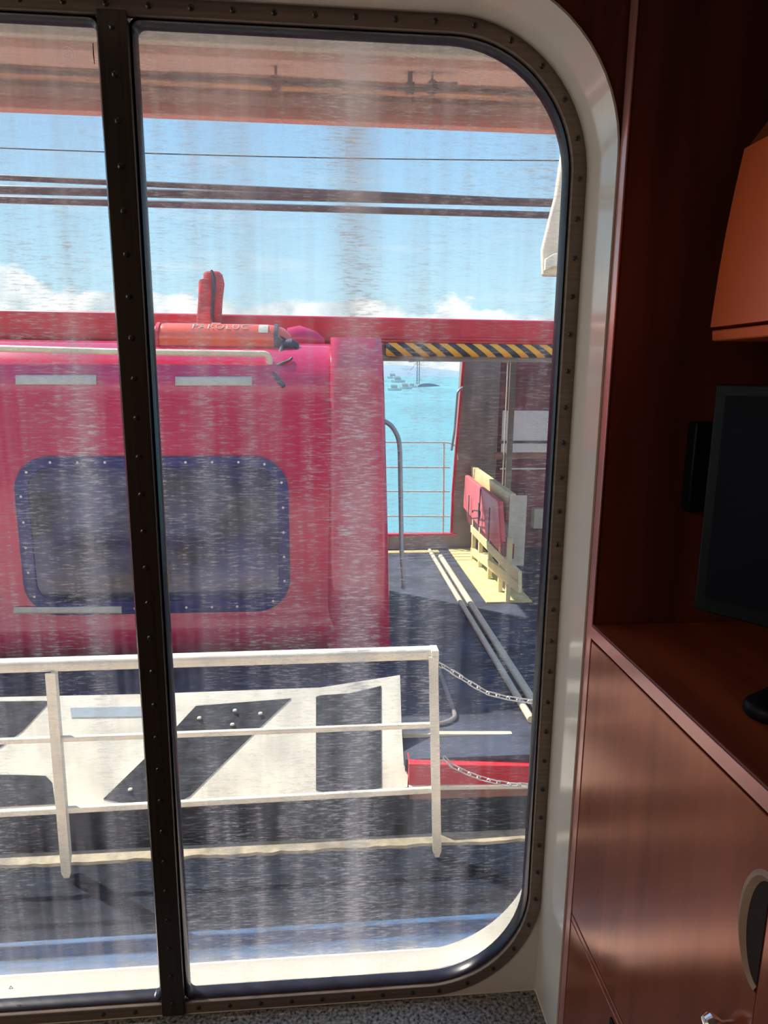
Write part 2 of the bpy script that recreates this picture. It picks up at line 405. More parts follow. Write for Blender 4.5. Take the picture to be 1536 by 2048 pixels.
# cream back plate around the flange with coved inside corner
plate_in = rr(WX0-.018, WX1+.018, WZ0-.018, WZ1+.018, WR+.018, 16)
bm = NB(); ring(bm, lin_i, plate_in, YF-.006, YF+.004)
obj('back_plate', bm, M_reveal, win)
bm = NB(); ring(bm, rr(WX0-.023, WX1+.023, WZ0-.022, WZ1+.023, WR+.022, 20), rr(WX0, WX1, WZ0, WZ1, WR, 20), YF-.009, YF+.004)
obj('window_frame', bm, M_frame, win, bevel=.0012)
MX0, MX1 = -.309, -.268
obj('mullion', box(NB(), (MX0, YF-.013, WZ0-.021), (MX1, YG-.003, WZ1+.004)), M_mull, win, bevel=.0015)
for side, (a, b) in enumerate(((WX0, MX0), (MX1, WX1))):
    # pane outlines: only the outer corners are round
    def pane_outline(i):
        x0, x1, z0, z1 = a+i, b-i, WZ0+i, WZ1-i; r = WR-i; s = .012
        out = []
        for (cx, cz, a0, rad) in ((x1, z0, -PI/2, r if side else s), (x1, z1, 0, r if side else s), (x0, z1, PI/2, s if side else r), (x0, z0, PI, s if side else r)):
            sx = -1 if cx == x1 else 1; sz = 1 if cz == z0 else -1
            for k in range(17):
                t = a0 + PI/2*k/16; out.append((cx + sx*rad + rad*math.cos(t), cz + sz*rad + rad*math.sin(t)))
        return out
    bm = NB(); o1, o2, o3 = pane_outline(-.001), pane_outline(.0065), pane_outline(.003)
    loft(bm, [loop(o1, YF+.002), loop(o3, YF-.001), loop(o2, YF+.006), loop(o2, YG+.0035), loop(o1, YG+.0035)])
    obj('rubber_seal', bm, M_seal, win)
    bm = NB(); pi_ = pane_outline(.003)
    vi = [bm.verts.new(p) for p in loop(pi_, YG)]; vo = [bm.verts.new(p) for p in loop(pi_, YG+.006)]
    f1 = bm.faces.new(vi); f2 = bm.faces.new(vo[::-1]); f2.material_index = 1
    for k in range(len(vi)): bm.faces.new((vi[k], vo[k], vo[(k+1) % len(vi)], vi[(k+1) % len(vi)]))
    bm.normal_update()
    obj('window_pane', bm, [M_glass, M_salt], win, smooth=0)
# outer casing ring that the sun strikes along the bottom
bm = NB(); ring(bm, rr(WX0-.05, WX1+.07, WZ0-.03, WZ1+.04, WR, 18), rr(WX0-.024, WX1+.036, WZ0-.001, WZ1+.008, WR, 18, WR+.045), YG+.0125, YG+.06)
obj('outer_casing', bm, M_casing, win)
# screws
def screw_bm(r):
    bm = NB(); lathe(bm, [(r, 0), (r*.98, -.0012), (r*.7, -.0022), (r*.2, -.0026)], (0, 0, 0), 'y', 14)
    return bm
sc0 = obj('screw', screw_bm(.0044), M_screw, win)
me = sc0.data; me.materials.append(M_screwhole)
bm = bmesh.new(); bm.from_mesh(me)
for a in (0, PI/2):
    v0 = len(bm.verts); c, s = math.cos(a), math.sin(a)
    pts = [(-.003, -.0006), (.003, -.0006), (.003, .0006), (-.003, .0006)]
    vv = [bm.verts.new((x*c - z*s, -.0028, x*s + z*c)) for x, z in pts]; f = bm.faces.new(vv); f.material_index = 1
bm.to_mesh(me); bm.free()
spots = []
cl = rr(WX0-.012, WX1+.012, WZ0-.011, WZ1+.012, WR+.012, 40)
acc = .02; px_, pz_ = cl[0]
walk = cl + [cl[0]]
for (xa, za), (xb, zb) in zip(walk, walk[1:]):
    seg = math.hypot(xb-xa, zb-za)
    while acc <= seg and seg > 0:
        t = acc/seg; spots.append((xa+(xb-xa)*t, za+(zb-za)*t, YF-.009)); acc += .0575
    acc -= seg
spots = [s for s in spots if s[0] > -.47]
z = WZ1 - .018
while z > WZ0: spots.append(((MX0+MX1)/2, z, YF-.013)); z -= .0598
wi = win.matrix_basis.inverted()
first = True
for x, z, y in spots:
    a = random.random()*PI
    mt = wi @ Matrix.Translation((x, y, z)) @ Matrix.Rotation(a, 4, 'Y')
    if first: sc0.matrix_basis = mt; first = False
    else: dup(sc0, mt, win)
# granite sill
bm = NB(); box(bm, (WX0-.02, .80, SILL-.04), (XC-.0035, YF-.0065, SILL+.0035))
obj('window_sill', bm, M_granite, win, bevel=.004)
# etched stamp, little triangles and a dark scratch on the glass
M_etch = bpy.data.materials.new('etched_mark'); M_etch.use_nodes = True
_n = M_etch.node_tree.nodes; _n.clear(); _o = _n.new('ShaderNodeOutputMaterial'); _t = _n.new('ShaderNodeBsdfTranslucent'); _t.inputs[0].default_value = (.95, .92, .88, 1)
M_etch.node_tree.links.new(_t.outputs[0], _o.inputs[0])
bm = NB(); c = P(135, 110, YG-.0008)
def flat_ring(bm, c, r0, r1, n=28):
    a = [bm.verts.new((c.x+r0*math.cos(2*PI*k/n), c.y, c.z+r0*math.sin(2*PI*k/n))) for k in range(n)]
    b = [bm.verts.new((c.x+r1*math.cos(2*PI*k/n), c.y, c.z+r1*math.sin(2*PI*k/n))) for k in range(n)]
    for k in range(n): bm.faces.new((a[k], a[(k+1) % n], b[(k+1) % n], b[k]))
flat_ring(bm, c, .0102, .0108)
flat_ring(bm, c, .0066, .0069)
for dz, w in ((.003, .004), (0, .0045), (-.003, .004)):
    for q in range(4):
        xx = c.x - w + q*w*.55; box(bm, (xx, c.y-.0002, c.z+dz-.0006), (xx+w*.35, c.y, c.z+dz+.0006))
obj('etched_stamp', bm, M_etch, win, smooth=0)
for (px, py) in ((22, 1975), (735, 1961)):
    c = P(px, py, YG-.0008); s = .0042; bm = NB()
    pts = [(c.x-s, c.y, c.z-s*.7), (c.x+s, c.y, c.z-s*.7), (c.x, c.y, c.z+s)]
    pin = [(c.x-s*.55, c.y, c.z-s*.42), (c.x+s*.55, c.y, c.z-s*.42), (c.x, c.y, c.z+s*.5)]
    A = [bm.verts.new(p) for p in pts]; B = [bm.verts.new(p) for p in pin]
    for k in range(3): bm.faces.new((A[k], A[(k+1) % 3], B[(k+1) % 3], B[k]))
    obj('etched_triangle', bm, M_black, win, smooth=0)
obj('dark_scratch', tube(NB(), [P(186, 86, YG-.001), P(187, 108, YG-.001), P(189, 128, YG-.001)], [.0006, .0009, .0005], 6), M_black, win)

# ------------------------------------------------------------------ fitted sideboard beside the window
YN = .960                       # far end of the niche
zt = PX(1182, 1247, XC).z       # worktop top
z_rail = PX(1143, 1826, XC).z
# dark wood return above the worktop
XB = .98
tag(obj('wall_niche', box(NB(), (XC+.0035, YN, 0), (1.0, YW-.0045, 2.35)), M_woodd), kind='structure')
bm = NB(); box(bm, (XC, YN-.002, 0), (XC+.003, YW-.0045, 2.35)); 
tag(obj('trim_2', bm, M_edge, bevel=.0008), kind='structure')

top = obj('worktop', box(NB(), (XC, .02, zt-.021), (XB, YN-.0025, zt)), M_woodtop, bevel=.002)
bmE = NB(); box(bmE, (XC-.0022, .02, zt-.0205), (XC, YN-.0025, zt-.0012)); obj('front_edge', bmE, M_edge, top, bevel=.0006)
tag(top, 'reddish cherry wood worktop of the sideboard, with a black remote control lying on it', 'worktop')
cab = empty('sideboard', (XC+.2, .5, 0))
tag(cab, 'glossy reddish brown fitted sideboard under the worktop, right of the window', 'cabinet')
obj('body', box(NB(), (XC+.020, .02, .0), (XB, YN-.0025, zt-.0225)), M_groove, cab)
YD = PX(1516, 2000, XC).y       # vertical joint between the two doors
z2 = z_rail - .012
d1 = obj('door', box(NB(), (XC, YD+.003, z_rail+.002), (XC+.018, YN-.006, zt-.026)), M_wood, cab, bevel=.0012)
obj('rail', box(NB(), (XC, .02, z2+.0005), (XC+.018, YN-.006, z_rail-.0012)), M_wood, cab, bevel=.0008)
obj('drawer', box(NB(), (XC, YD+.003, .08), (XC+.018, YN-.006, z2-.0022)), M_wood, cab, bevel=.0012)
d2 = obj('door', box(NB(), (XC-.004, .04, z_rail+.002), (XC+.018, YD-.002, zt-.026)), M_wood, cab, bevel=.0012)
obj('drawer', box(NB(), (XC-.004, .04, .08), (XC+.018, YD-.002, z2-.0022)), M_wood, cab, bevel=.0012)
# half-oval finger hole with pale rim at the joint
hz = (PX(1500, 1700, XC).z + PX(1510, 1985, XC).z)/2; hr = abs(PX(1500, 1700, XC).z - PX(1510, 1985, XC).z)/2
hy = PX(1478, 1850, XC).y - YD
bm = NB(); n = 28
R0 = [(YD+.003+hy*math.sin(PI*k/n), hz+hr*math.cos(PI*k/n)) for k in range(n+1)]
R1 = [(YD+.003+hy*.62*math.sin(PI*k/n), hz+hr*.86*math.cos(PI*k/n)) for k in range(n+1)]
a = [bm.verts.new((XC-.0005, y, z)) for y, z in R0]; b = [bm.verts.new((XC-.004, (y+q[0])/2, (z+q[1])/2)) for (y, z), q in zip(R0, R1)]
c_ = [bm.verts.new((XC-.0012, y, z)) for y, z in R1]
for k in range(n):
    bm.faces.new((a[k], a[k+1], b[k+1], b[k])); bm.faces.new((b[k], b[k+1], c_[k+1], c_[k]))
obj('finger_hole_rim', bm, M_rim, d1)['label'] = 'pale rim of the oval finger hole'
bm = NB(); v = [bm.verts.new((XC-.0011, y, z)) for y, z in R1]; bm.faces.new(v)
obj('finger_hole_shade', bm, M_groove, d1)  # flat dark face painted in for the shade inside the hole
k1 = PX(1457, 2043, XC)
bm = NB(); lathe(bm, [(.004, 0), (.0045, -.006), (.010, -.012), (.012, -.018), (.009, -.024), (.003, -.026)], (XC, k1.y, k1.z-.004), 'x', 20)
obj('knob', bm, M_chrome, d1)['label'] = 'chrome knob'
k2 = PX(1226, 2045, XC)
obj('drawer_lock', box(NB(), (XC-.003, k2.y-.006, k2.z-.012), (XC, k2.y+.006, k2.z+.004)), M_black, cab, bevel=.001)

# hanging cupboard with bowed orange front
zu0 = P(1430, 655, .905).z
hc = empty('wall_cupboard', (.8, .5, zu0))
tag(hc, 'orange red wall cupboard with a bowed front hanging over the black television', 'cabinet')
bm = NB(); prof = []
zt0, zt1 = zu0, zu0+.222
for k in range(13):
    t = k/12; prof.append((.517 - .004*math.sin(PI*t*.9) + .023*t, zt0+(zt1-zt0)*t))
def slab(prof, y0, y1, back):
    bm = NB(); pts = [(x, y0, z) for x, z in prof] + [(back, y0, prof[-1][1]), (back, y0, prof[0][1])]
    prism(bm, pts, (0, y1-y0, 0)); return bm
obj('front', slab(prof, .05, .905, .60), M_orange, hc)
obj('bottom_lip', slab([(.521, zu0-.018), (.519, zu0-.004)], .05, .905, .62), M_orange, hc, bevel=.002)
obj('cupboard_body', box(NB(), (.60, .05, zu0-.016), (.98, .91, zu0+.30)), M_woodd, hc)
obj('cornice', slab([(.545, zt1+.004), (.575, zt1+.045)], .05, .905, .66), M_woodtop, hc)
hk = PX(1521, 262, .60); obj('hinge_strip', tube(NB(), [hk, hk+Vector((0, 0, .04))], .0012, 8), M_chrome, hc)

# television on the worktop
tv = empty('television', (.62, .72, zt)); tag(tv, 'flat black television standing on the worktop, screen turned to the room', 'television')
A = P(1409, 990, .84); ax, ay = A.x, A.y
ztop = P(1430, 768, .84).z; zbot = P(1388, 1218, .84).z
d = Vector((.30, -.42, 0)).normalized(); nrm = Vector((-d.y, d.x, 0)) ; nrm = -nrm if nrm.x > 0 else nrm
def tvbox(bm, u0, u1, w0, w1, z0, z1):
    p = [Vector((ax, ay, 0)) + d*u + nrm*w for u, w in ((u0, w0), (u1, w0), (u1, w1), (u0, w1))]
    prism(bm, [(q.x, q.y, z0) for q in p], (0, 0, z1-z0)); return bm
obj('casing', tvbox(NB(), 0, .50, -.025, 0, zbot, ztop), M_black, tv, bevel=.003)
obj('screen', tvbox(NB(), .014, .486, 0, .001, zbot+.02, ztop-.014), M_screen, tv)
sp = Vector((ax, ay, 0)) + d*.25 - nrm*.012
obj('stand_neck', box(NB(), (sp.x-.03, sp.y-.012, zt+.008), (sp.x+.03, sp.y+.012, zbot+.01)), M_black, tv, bevel=.002)
bm = NB(); lathe(bm, [(.055, 0), (.055, .003), (.050, .007), (.03, .009)], (sp.x, sp.y, zt+.0003), 'z', 36); obj('stand_base', bm, M_black, tv)
bx_ = P(1400, 930, .955)
bk = obj('wall_box', box(NB(), (P(1385, 930, .935).x, .935, P(1380, 1025, .935).z), (P(1385, 930, .935).x+.09, YN-.0005, P(1388, 845, .935).z)), M_black, bevel=.003)
tag(bk, 'small black box fixed to the dark wood wall behind the television', 'junction box')

# remote control
rc = PZ(1534, 1405, zt) + Vector((.032, -.004, 0))
rm = empty('remote_control', (rc.x, rc.y, zt)); tag(rm, 'black remote control with green buttons lying on the worktop', 'remote control')
rm.rotation_euler = (0, 0, math.radians(-62))
bm = NB(); L_ = [(x, y) for x, y in rr(-.024, .024, -.085, .085, .020, 8)]
lp = lambda o, z, s: [(x*s, y*(1-(1-s)*.3), z) for x, y in o]
loft(bm, [lp(L_, .0005, .86), lp(L_, .006, 1.0), lp(L_, .014, .98), lp(L_, .018, .88)], True, True)
me = bpy.data.meshes.new('body'); bmesh.ops.recalc_face_normals(bm, faces=bm.faces); bm.to_mesh(me); bm.free(); me.materials.append(M_black)
me.shade_smooth(); ob = bpy.data.objects.new('body', me); C.objects.link(ob); ob.parent = rm
M_green = mat('green_button', (.02, .22, .10), .5)
for i in range(4):
    for j in range(3):
        me = bpy.data.meshes.new('button'); b_ = NB(); box(b_, (-.016+j*.012, .035+-i*.014, .0178), (-.008+j*.012, .043-i*.014, .0195)); b_.to_mesh(me); b_.free()
        me.materials.append(M_green if i < 2 else M_dark); ob = bpy.data.objects.new('button', me); C.objects.link(ob); ob.parent = rm

# ------------------------------------------------------------------ outside: our ship
YR = 2.60                         # railing line
ZD = P(506, 1733, YR).z           # deck outside
tag(obj('ship_deck', box(NB(), (-7, YG+.05, ZD-.10), (6, 2.74, ZD)), M_deck), kind='structure')
zc = ZD
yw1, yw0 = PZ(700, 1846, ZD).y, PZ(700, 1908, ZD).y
tag(obj('deck_blue_wash', box(NB(), (-7, yw0, ZD+.0005), (6, yw1, ZD+.004)), M_deckb), kind='structure')  # blue haze low in the glass, painted on the deck as a band
tag(obj('deck_bounce_strip', box(NB(), (-7, YG+.05, ZD+.0005), (6, yw0-.0005, ZD+.005)), mat('pale_bounce_paint', (.86, .70, .60), .7, 0, .06, 4)), kind='structure')  # added unseen pale strip, bounces sunlight up to the overhang
# cream coaming with its ragged paint line
bm = NB(); ya = PZ(506, 1712, ZD).y; yb = PZ(506, 1690, ZD).y
N_ = 150; va = []; vb = []; vc = []; vd = []
for k in range(N_+1):
    x = -2.6 + 5.2*k/N_; j = random.uniform(-.006, .006)
    va.append(bm.verts.new((x, ya+j, ZD+.001))); vb.append(bm.verts.new((x, ya+.006+j, ZD+.012)))
    vc.append(bm.verts.new((x, yb, ZD+.014))); vd.append(bm.verts.new((x, yb, ZD+.001)))
for k in range(N_):
    for q, r_ in ((va, vb), (vb, vc), (vc, vd), (vd, va)): bm.faces.new((q[k], q[k+1], r_[k+1], r_[k]))
tag(obj('trim_3', bm, M_coam), kind='structure')

# railing
rl = empty('deck_railing', (P(500, 1700, YR).x, YR, ZD)); tag(rl, 'cream white steel deck railing with three rails, chains hooked to its end post', 'railing')
def rail(name, pa, pb, h, dpt, m=M_white):
    a, b = P(*pa, YR), P(*pb, YR); e = (a-b).normalized()*2.0; a2 = a + e
    bm = NB(); pts = [(a2.x, YR, a2.z-h/2), (b.x, YR, b.z-h/2), (b.x, YR, b.z+h/2), (a2.x, YR, a2.z+h/2)]
    prism(bm, pts, (0, dpt, 0)); return obj(name, bm, m, rl, bevel=min(h, dpt)*.35, segs=3)
rail('top_rail', (0, 1337), (872, 1310), .052, .052)
rail('middle_rail', (0, 1485), (872, 1452), .024, .020)
rail('middle_rail', (0, 1630), (872, 1582), .028, .020)
def post(pt, pb, px2=0):
    a, b = P(*pt, YR), P(*pb, YR); bm = NB(); w = .019
    # angle bar: front flange and a web running back, with a tapered foot
    pts = [(b.x-w*.35, YR-.012, b.z), (b.x+w*.5, YR-.012, b.z), (b.x+w, YR-.012, b.z+.03), (a.x+w, YR-.012, a.z), (a.x-w, YR-.012, a.z), (b.x-w, YR-.012, b.z+.03)]
    prism(bm, pts, (0, .008, 0))
    pts = [(b.x, YR-.004, b.z), (b.x, YR+.045, b.z+.07), (a.x, YR+.045, a.z), (a.x, YR-.004, a.z)]
    prism(bm, pts, (.008, 0, 0)); obj('post', bm, M_white, rl)
post((102, 1345), (135, 1755)); post((866, 1312), (873, 1711))
aL = P(102, 1345, YR).x
post_far = P(866, 1312, YR).x + (P(866, 1312, YR).x - aL)*.52
bm = NB(); zt_ = P(866, 1312, YR).z
prism(bm, [(post_far-.019, YR-.012, ZD), (post_far+.019, YR-.012, ZD), (post_far+.019, YR-.012, zt_), (post_far-.019, YR-.012, zt_)], (0, .008, 0))
box(bm, (post_far, YR-.004, ZD), (post_far+.008, YR+.045, zt_)); obj('post', bm, M_white, rl)
bm = NB(); e0 = P(868, 1303, YR); box(bm, (e0.x-.012, YR-.008, P(868, 1330, YR).z), (e0.x+.02, YR+.056, e0.z+.006)); obj('end_plate', bm, M_white, rl, bevel=.003)

# chains: separate links
def link_bm(L=.030, w=.0095, r=.0030):
    pts = []
    for k in range(20):
        a = 2*PI*k/20; x = math.cos(a); y = math.sin(a)
        pts.append(((L-w)*(1 if x > .01 else -1 if x < -.01 else 0) + w*x, w*y, 0))
    return tube(NB(), pts, r, 8, True)
link_me = None
def chain(label, pts):
    global link_me
    c = empty('chain', pts[0]); tag(c, label, 'chain', 'galvanised chains across the railing gap')
    # resample polyline
    P_ = [Vector(p) for p in pts]; samples = []; step = .046; acc = 0
    for a, b in zip(P_, P_[1:]):
        seg = (b-a).length
        while acc <= seg: samples.append((a+(b-a)*(acc/seg), (b-a).normalized())); acc += step
        acc -= seg
    for i, (p, t) in enumerate(samples):
        if link_me is None:
            o = obj('link', link_bm(), M_chain); link_me = o.data
        else:
            o = bpy.data.objects.new('link', link_me); C.objects.link(o)
        o.parent = c
        up = Vector((0, -1, 0)); s = t.cross(up).normalized()
        rot = Matrix((t, s, t.cross(s))).transposed().to_4x4()
        o.matrix_basis = Matrix.Translation(p - P_[0]) @ rot @ Matrix.Rotation((PI/2 if i % 2 else 0)+.35, 4, 'X')
def sagpts(pxs, far):
    w = [P(x, y, YR-.005) for x, y in pxs]; lo = w[-1]
    e = Vector((post_far, YR-.005, far)); n = 10
    for k in range(1, n+1):
        t = k/n; q = lo.lerp(e, t); q.z = lo.z + (e.z-lo.z)*t*t; w.append(q)
    return w
chain('upper galvanised chain sagging from the top of the railing end post', sagpts([(876, 1328), (893, 1336), (915, 1350), (950, 1372), (975, 1386), (1010, 1395), (1040, 1400), (1066, 1403)], P(866, 1330, YR).z))
chain('lower galvanised chain hooked at mid height on the railing end post', sagpts([(876, 1524), (893, 1520), (905, 1532), (930, 1544), (960, 1556), (990, 1564), (1020, 1569), (1055, 1571)], P(870, 1524, YR).z))

# overhang above (shades the upper window)
YO = 1.86
zo = P(600, 241, YO).z
tag(obj('overhang', box(NB(), (-7, YG+.049, zo+.10), (6, YO+.06, zo+.22)), M_ovc), kind='structure')
def band_(name, py0, py1, depth_z, m, lab=None):
    """longitudinal member under the overhang: bottom face spans the two picture heights at its own drop below the plate"""
    z = zo + depth_z; y0 = PZ(600, py0, z).y; y1 = PZ(600, py1, z).y
    return tag(obj(name, box(NB(), (-7, y0, z), (6, y1, zo+.0995)), m, bevel=.003), kind='structure')
band_('trim_4', 96, 118, .080, M_ovg)
band_('trim_5', 124, 162, .060, M_ovs)
band_('trim_6', 176, 196, .040, M_ovo)
band_('trim_7', 198, 217, .025, M_ovb)
tag(obj('trim_8', box(NB(), (-7, YO, zo), (6, YO+.03, zo+.15)), M_ovr, bevel=.003), kind='structure')
cd = obj('conduit', tube(NB(), [(x, PZ(600, 170, zo+.045).y + .004*math.sin(x*9), zo+.05+.002*math.sin(x*23)) for x in [(-2.5+.1*k) for k in range(46)]], .0035, 8), M_dark)
tag(cd, 'thin dark electric conduit running along under the overhang', 'pipe')
fl = empty('floodlight', P(868, 172, YO-.16)); tag(fl, 'small dark floodlight with an arm under the overhang', 'lamp')
c = P(864, 175, YO-.16); bm = NB(); lathe(bm, [(.006, -.012), (.013, -.010), (.014, .006), (.010, .014)], c, 'y', 18); obj('lamp_head', bm, M_dark, fl)
obj('bracket', tube(NB(), bend([c+Vector((0, .004, .006)), P(882, 166, YO-.16), P(895, 168, YO-.16), P(914, 167, YO-.16)], .01), .0035, 8), M_dark, fl)
obj('hanger', tube(NB(), [c+Vector((0, 0, .01)), Vector((c.x, c.y, zo+.07))], .0025, 8), M_dark, fl)
c = P(820, 172, YO-.15); bm = NB(); box(bm, c-Vector((.010, .01, .014)), c+Vector((.010, .01, .006))); box(bm, c+Vector((-.005, -.006, .006)), (c.x+.005, c.y+.006, zo+.099))
tag(obj('junction_box', bm, M_dark, bevel=.001), 'dark junction box under the overhang, just left of the floodlight', 'junction box')
c = P(552, 166, YO-.15); bm = NB(); box(bm, c-Vector((.011, .008, .014)), c+Vector((.011, .008, .014))); box(bm, c+Vector((-.003, -.003, .013)), (c.x+.003, c.y+.003, zo+.099))
tag(obj('junction_box', bm, M_ovb, bevel=.002), 'brown junction box under the overhang, above the middle of the pane', 'junction box')

# wires and booms against the sky
w0, w1 = P(-300, 284, 6.0), P(1300, 322, 6.0)
pts = []
for k in range(33):
    t = k/32; q = w0.lerp(w1, t); q.z -= .035*math.sin(PI*t); pts.append(q)
tag(obj('overhead_cable', tube(NB(), pts, .0045, 8), M_cable), 'thin black cable stretched high across the blue sky', 'cable')
def boom(pa, pb, r, Y, label):
    a, b = P(*pa, Y), P(*pb, Y); e = (b-a)*.35; bm = NB(); tube(bm, [a-e, b+e], r, 14)
    tag(obj('boom', bm, M_dpipe), label, 'boom', 'booms crossing the sky')
boom((0, 355), (1115, 405), .021, 5.6, 'uppermost of the three dark horizontal booms against the sky')
boom((0, 379), (1115, 406), .033, 5.9, 'thick middle one of the three dark horizontal booms against the sky')
boom((0, 399), (1115, 431), .025, 5.4, 'lowest of the three dark horizontal booms against the sky')

# davit arm at right
dv = empty('davit_arm', P(1150, 480, 3.4)); tag(dv, 'cream tapering davit arm hanging into the sky at the right edge of the window', 'crane')
bm = NB(); prism(bm, [P(x, y, 3.4) for x, y in ((1126, 300), (1180, 260), (1240, 300), (1240, 520), (1150, 552), (1088, 551), (1086, 498), (1100, 440), (1113, 390))], (0, .05, 0)); obj('arm', bm, M_davit, dv, bevel=.01)
bm = NB(); prism(bm, [P(x, y, 3.37) for x, y in ((1092, 517), (1108, 507), (1150, 500), (1150, 530), (1104, 533), (1091, 541))], (0, .03, 0)); obj('end_block', bm, M_white, dv, bevel=.004)

bm = NB(); a = P(1238, 500, 3.4); box(bm, (a.x-.1, 2.66, a.z-.1), (a.x, 3.42, a.z)); box(bm, (a.x-.1, 2.66, ZD), (a.x, 2.73, a.z)); obj('davit_post', bm, M_davit, dv, bevel=.01)

# ------------------------------------------------------------------ the red tender alongside
ZB = CZ - 1.75                   # its deck
boat = empty('tender_boat', (0, 4.6, ZB-.9)); tag(boat, 'big red tender boat with a rounded cabin and a white painted side, lying alongside', 'boat')
# hull under the decks
YE = 2.86
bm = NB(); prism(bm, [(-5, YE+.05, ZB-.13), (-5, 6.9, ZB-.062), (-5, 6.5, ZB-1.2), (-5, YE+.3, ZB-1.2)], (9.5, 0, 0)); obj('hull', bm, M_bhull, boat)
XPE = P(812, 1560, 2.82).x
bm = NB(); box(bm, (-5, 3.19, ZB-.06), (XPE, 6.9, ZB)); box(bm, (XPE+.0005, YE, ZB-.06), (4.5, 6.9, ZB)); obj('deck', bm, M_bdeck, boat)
# sloping white side panel with black shapes
pT = P(300, 1388, 3.15); pB = P(300, 1606, 2.80)
pn = Vector((1, 0, 0)).cross(Vector((0, pT.y-pB.y, pT.z-pB.z))).normalized()
if pn.z < 0: pn = -pn
def Q(px, py, up=0): return PP(px, py, pB, pn) + pn*up
def poly(pxs, up, th): bm = NB(); prism(bm, [Q(x, y, up) for x, y in pxs], -pn*th); return bm
sp_ = obj('side_panel', poly([(-900, 1410), (0, 1394), (290, 1388), (640, 1375), (800, 1350), (803, 1450), (808, 1530), (816, 1548), (815, 1574), (600, 1600), (300, 1612), (0, 1626), (-900, 1660)], 0, .03), M_white, boat)
obj('black_marking', poly([(338, 1470), (392, 1412), (520, 1402), (582, 1397), (520, 1455), (380, 1592), (352, 1608), (250, 1607), (207, 1598)], .003, .003), M_blackp, sp_, smooth=0)
obj('black_marking', poly([(632, 1394), (640, 1391), (700, 1387), (762, 1372), (763, 1575), (735, 1583), (700, 1587), (660, 1588), (632, 1580)], .003, .003), M_blackp, sp_, smooth=0)
obj('black_marking', poly([(-90, 1404), (101, 1402), (45, 1462), (0, 1495), (-90, 1500)], .003, .003), M_blackp, sp_, smooth=0)
obj('black_marking', poly([(-60, 1549), (40, 1550), (92, 1552), (104, 1565), (110, 1608), (-60, 1617)], .003, .003), M_blackp, sp_, smooth=0)
obj('blue_grey_stripe', poly([(141, 1416), (292, 1413), (292, 1433), (143, 1435)], .003, .003), M_greybl, sp_, smooth=0)
for px, py in ((399, 1437), (521, 1428), (261, 1580), (470, 1422), (465, 1450)):
    q = Q(px, py, .004); bm = NB(); lathe(bm, [(.011, 0), (.009, .006), (.004, .008)], q, 'z', 12); obj('bolt_head', bm, M_tape, sp_)
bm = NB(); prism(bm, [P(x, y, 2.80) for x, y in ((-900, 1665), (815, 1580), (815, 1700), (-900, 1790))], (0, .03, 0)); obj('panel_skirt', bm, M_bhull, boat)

# red fender band and deck edging to the right of the panel
def strip(name, pa, pb, Y, dy, m, top=None, ext=700):
    (xa, y0, y1), (xb, y2, y3) = pa, pb
    bm = NB(); sl0 = (y2-y0)/(xb-xa); sl1 = (y3-y1)/(xb-xa)
    prism(bm, [P(xa, y0, Y), P(xb+ext, y2+sl0*ext, Y), P(xb+ext, y3+sl1*ext, Y), P(xa, y1, Y)], (0, dy, 0)); return obj(name, bm, m, boat, bevel=.003)
strip('red_fender', (818, 1528, 1572), (1058, 1532, 1570), 2.82, .10, M_redb)
strip('fender_moulding', (818, 1573, 1582), (1058, 1570, 1578), 2.81, .03, M_white)
strip('fender_underside', (818, 1582, 1600), (1058, 1578, 1592), 2.83, .03, M_ovb)
strip('deck_edge_rail', (806, 1468, 1484), (1060, 1468, 1482), 3.05, .03, M_creamp)

# cabin shell: profile in Y-Z
XE = P(657, 1000, 4.0).x
X0 = -3.6
def shell_profile():
    pr = [(5.6, ZB), (5.6, CZ+.02), (5.25, CZ+.15), (4.75, CZ+.205), (4.45, CZ+.19)]
    for k in range(1, 9):
        a = k/8; # superellipse shoulder
        t = a*PI/2; pr.append((4.45 - .42*math.sin(t)**1.0, CZ+.19 - .34*(1-math.cos(t))))
    pr += [(4.015, CZ-.30), (4.003, CZ-.5), (4.0, CZ-.9), (4.0, CZ-1.36), (3.985, CZ-1.44), (3.96, CZ-1.52), (3.965, CZ-1.60), (4.02, CZ-1.68), (4.1, ZB)]
    return pr
sh = shell_profile()
def shell_solid(x0, x1, off=0, roundr=.12, n=6):
    """extruded profile whose right end is rounded over"""
    cy = 4.9; loops = []
    xs = [(x0, 0)] + [(x1 - roundr + roundr*math.sin(PI/2*k/n), roundr*(1-math.cos(PI/2*k/n))) for k in range(n+1)]
    for x, ins in xs:
        L = []
        for (y, z) in sh:
            yy = y - off if y < cy else y; zz = z
            yy = yy + ins if y < cy else yy
            zz = z - ins*.6 if z > CZ-.1 else z
            L.append((x, yy, zz))
        loops.append(L)
    return loft(NB(), loops, True, True)
obj('cabin_shell', shell_solid(X0, XE+.05, 0, .05), M_red, boat, smooth=50)
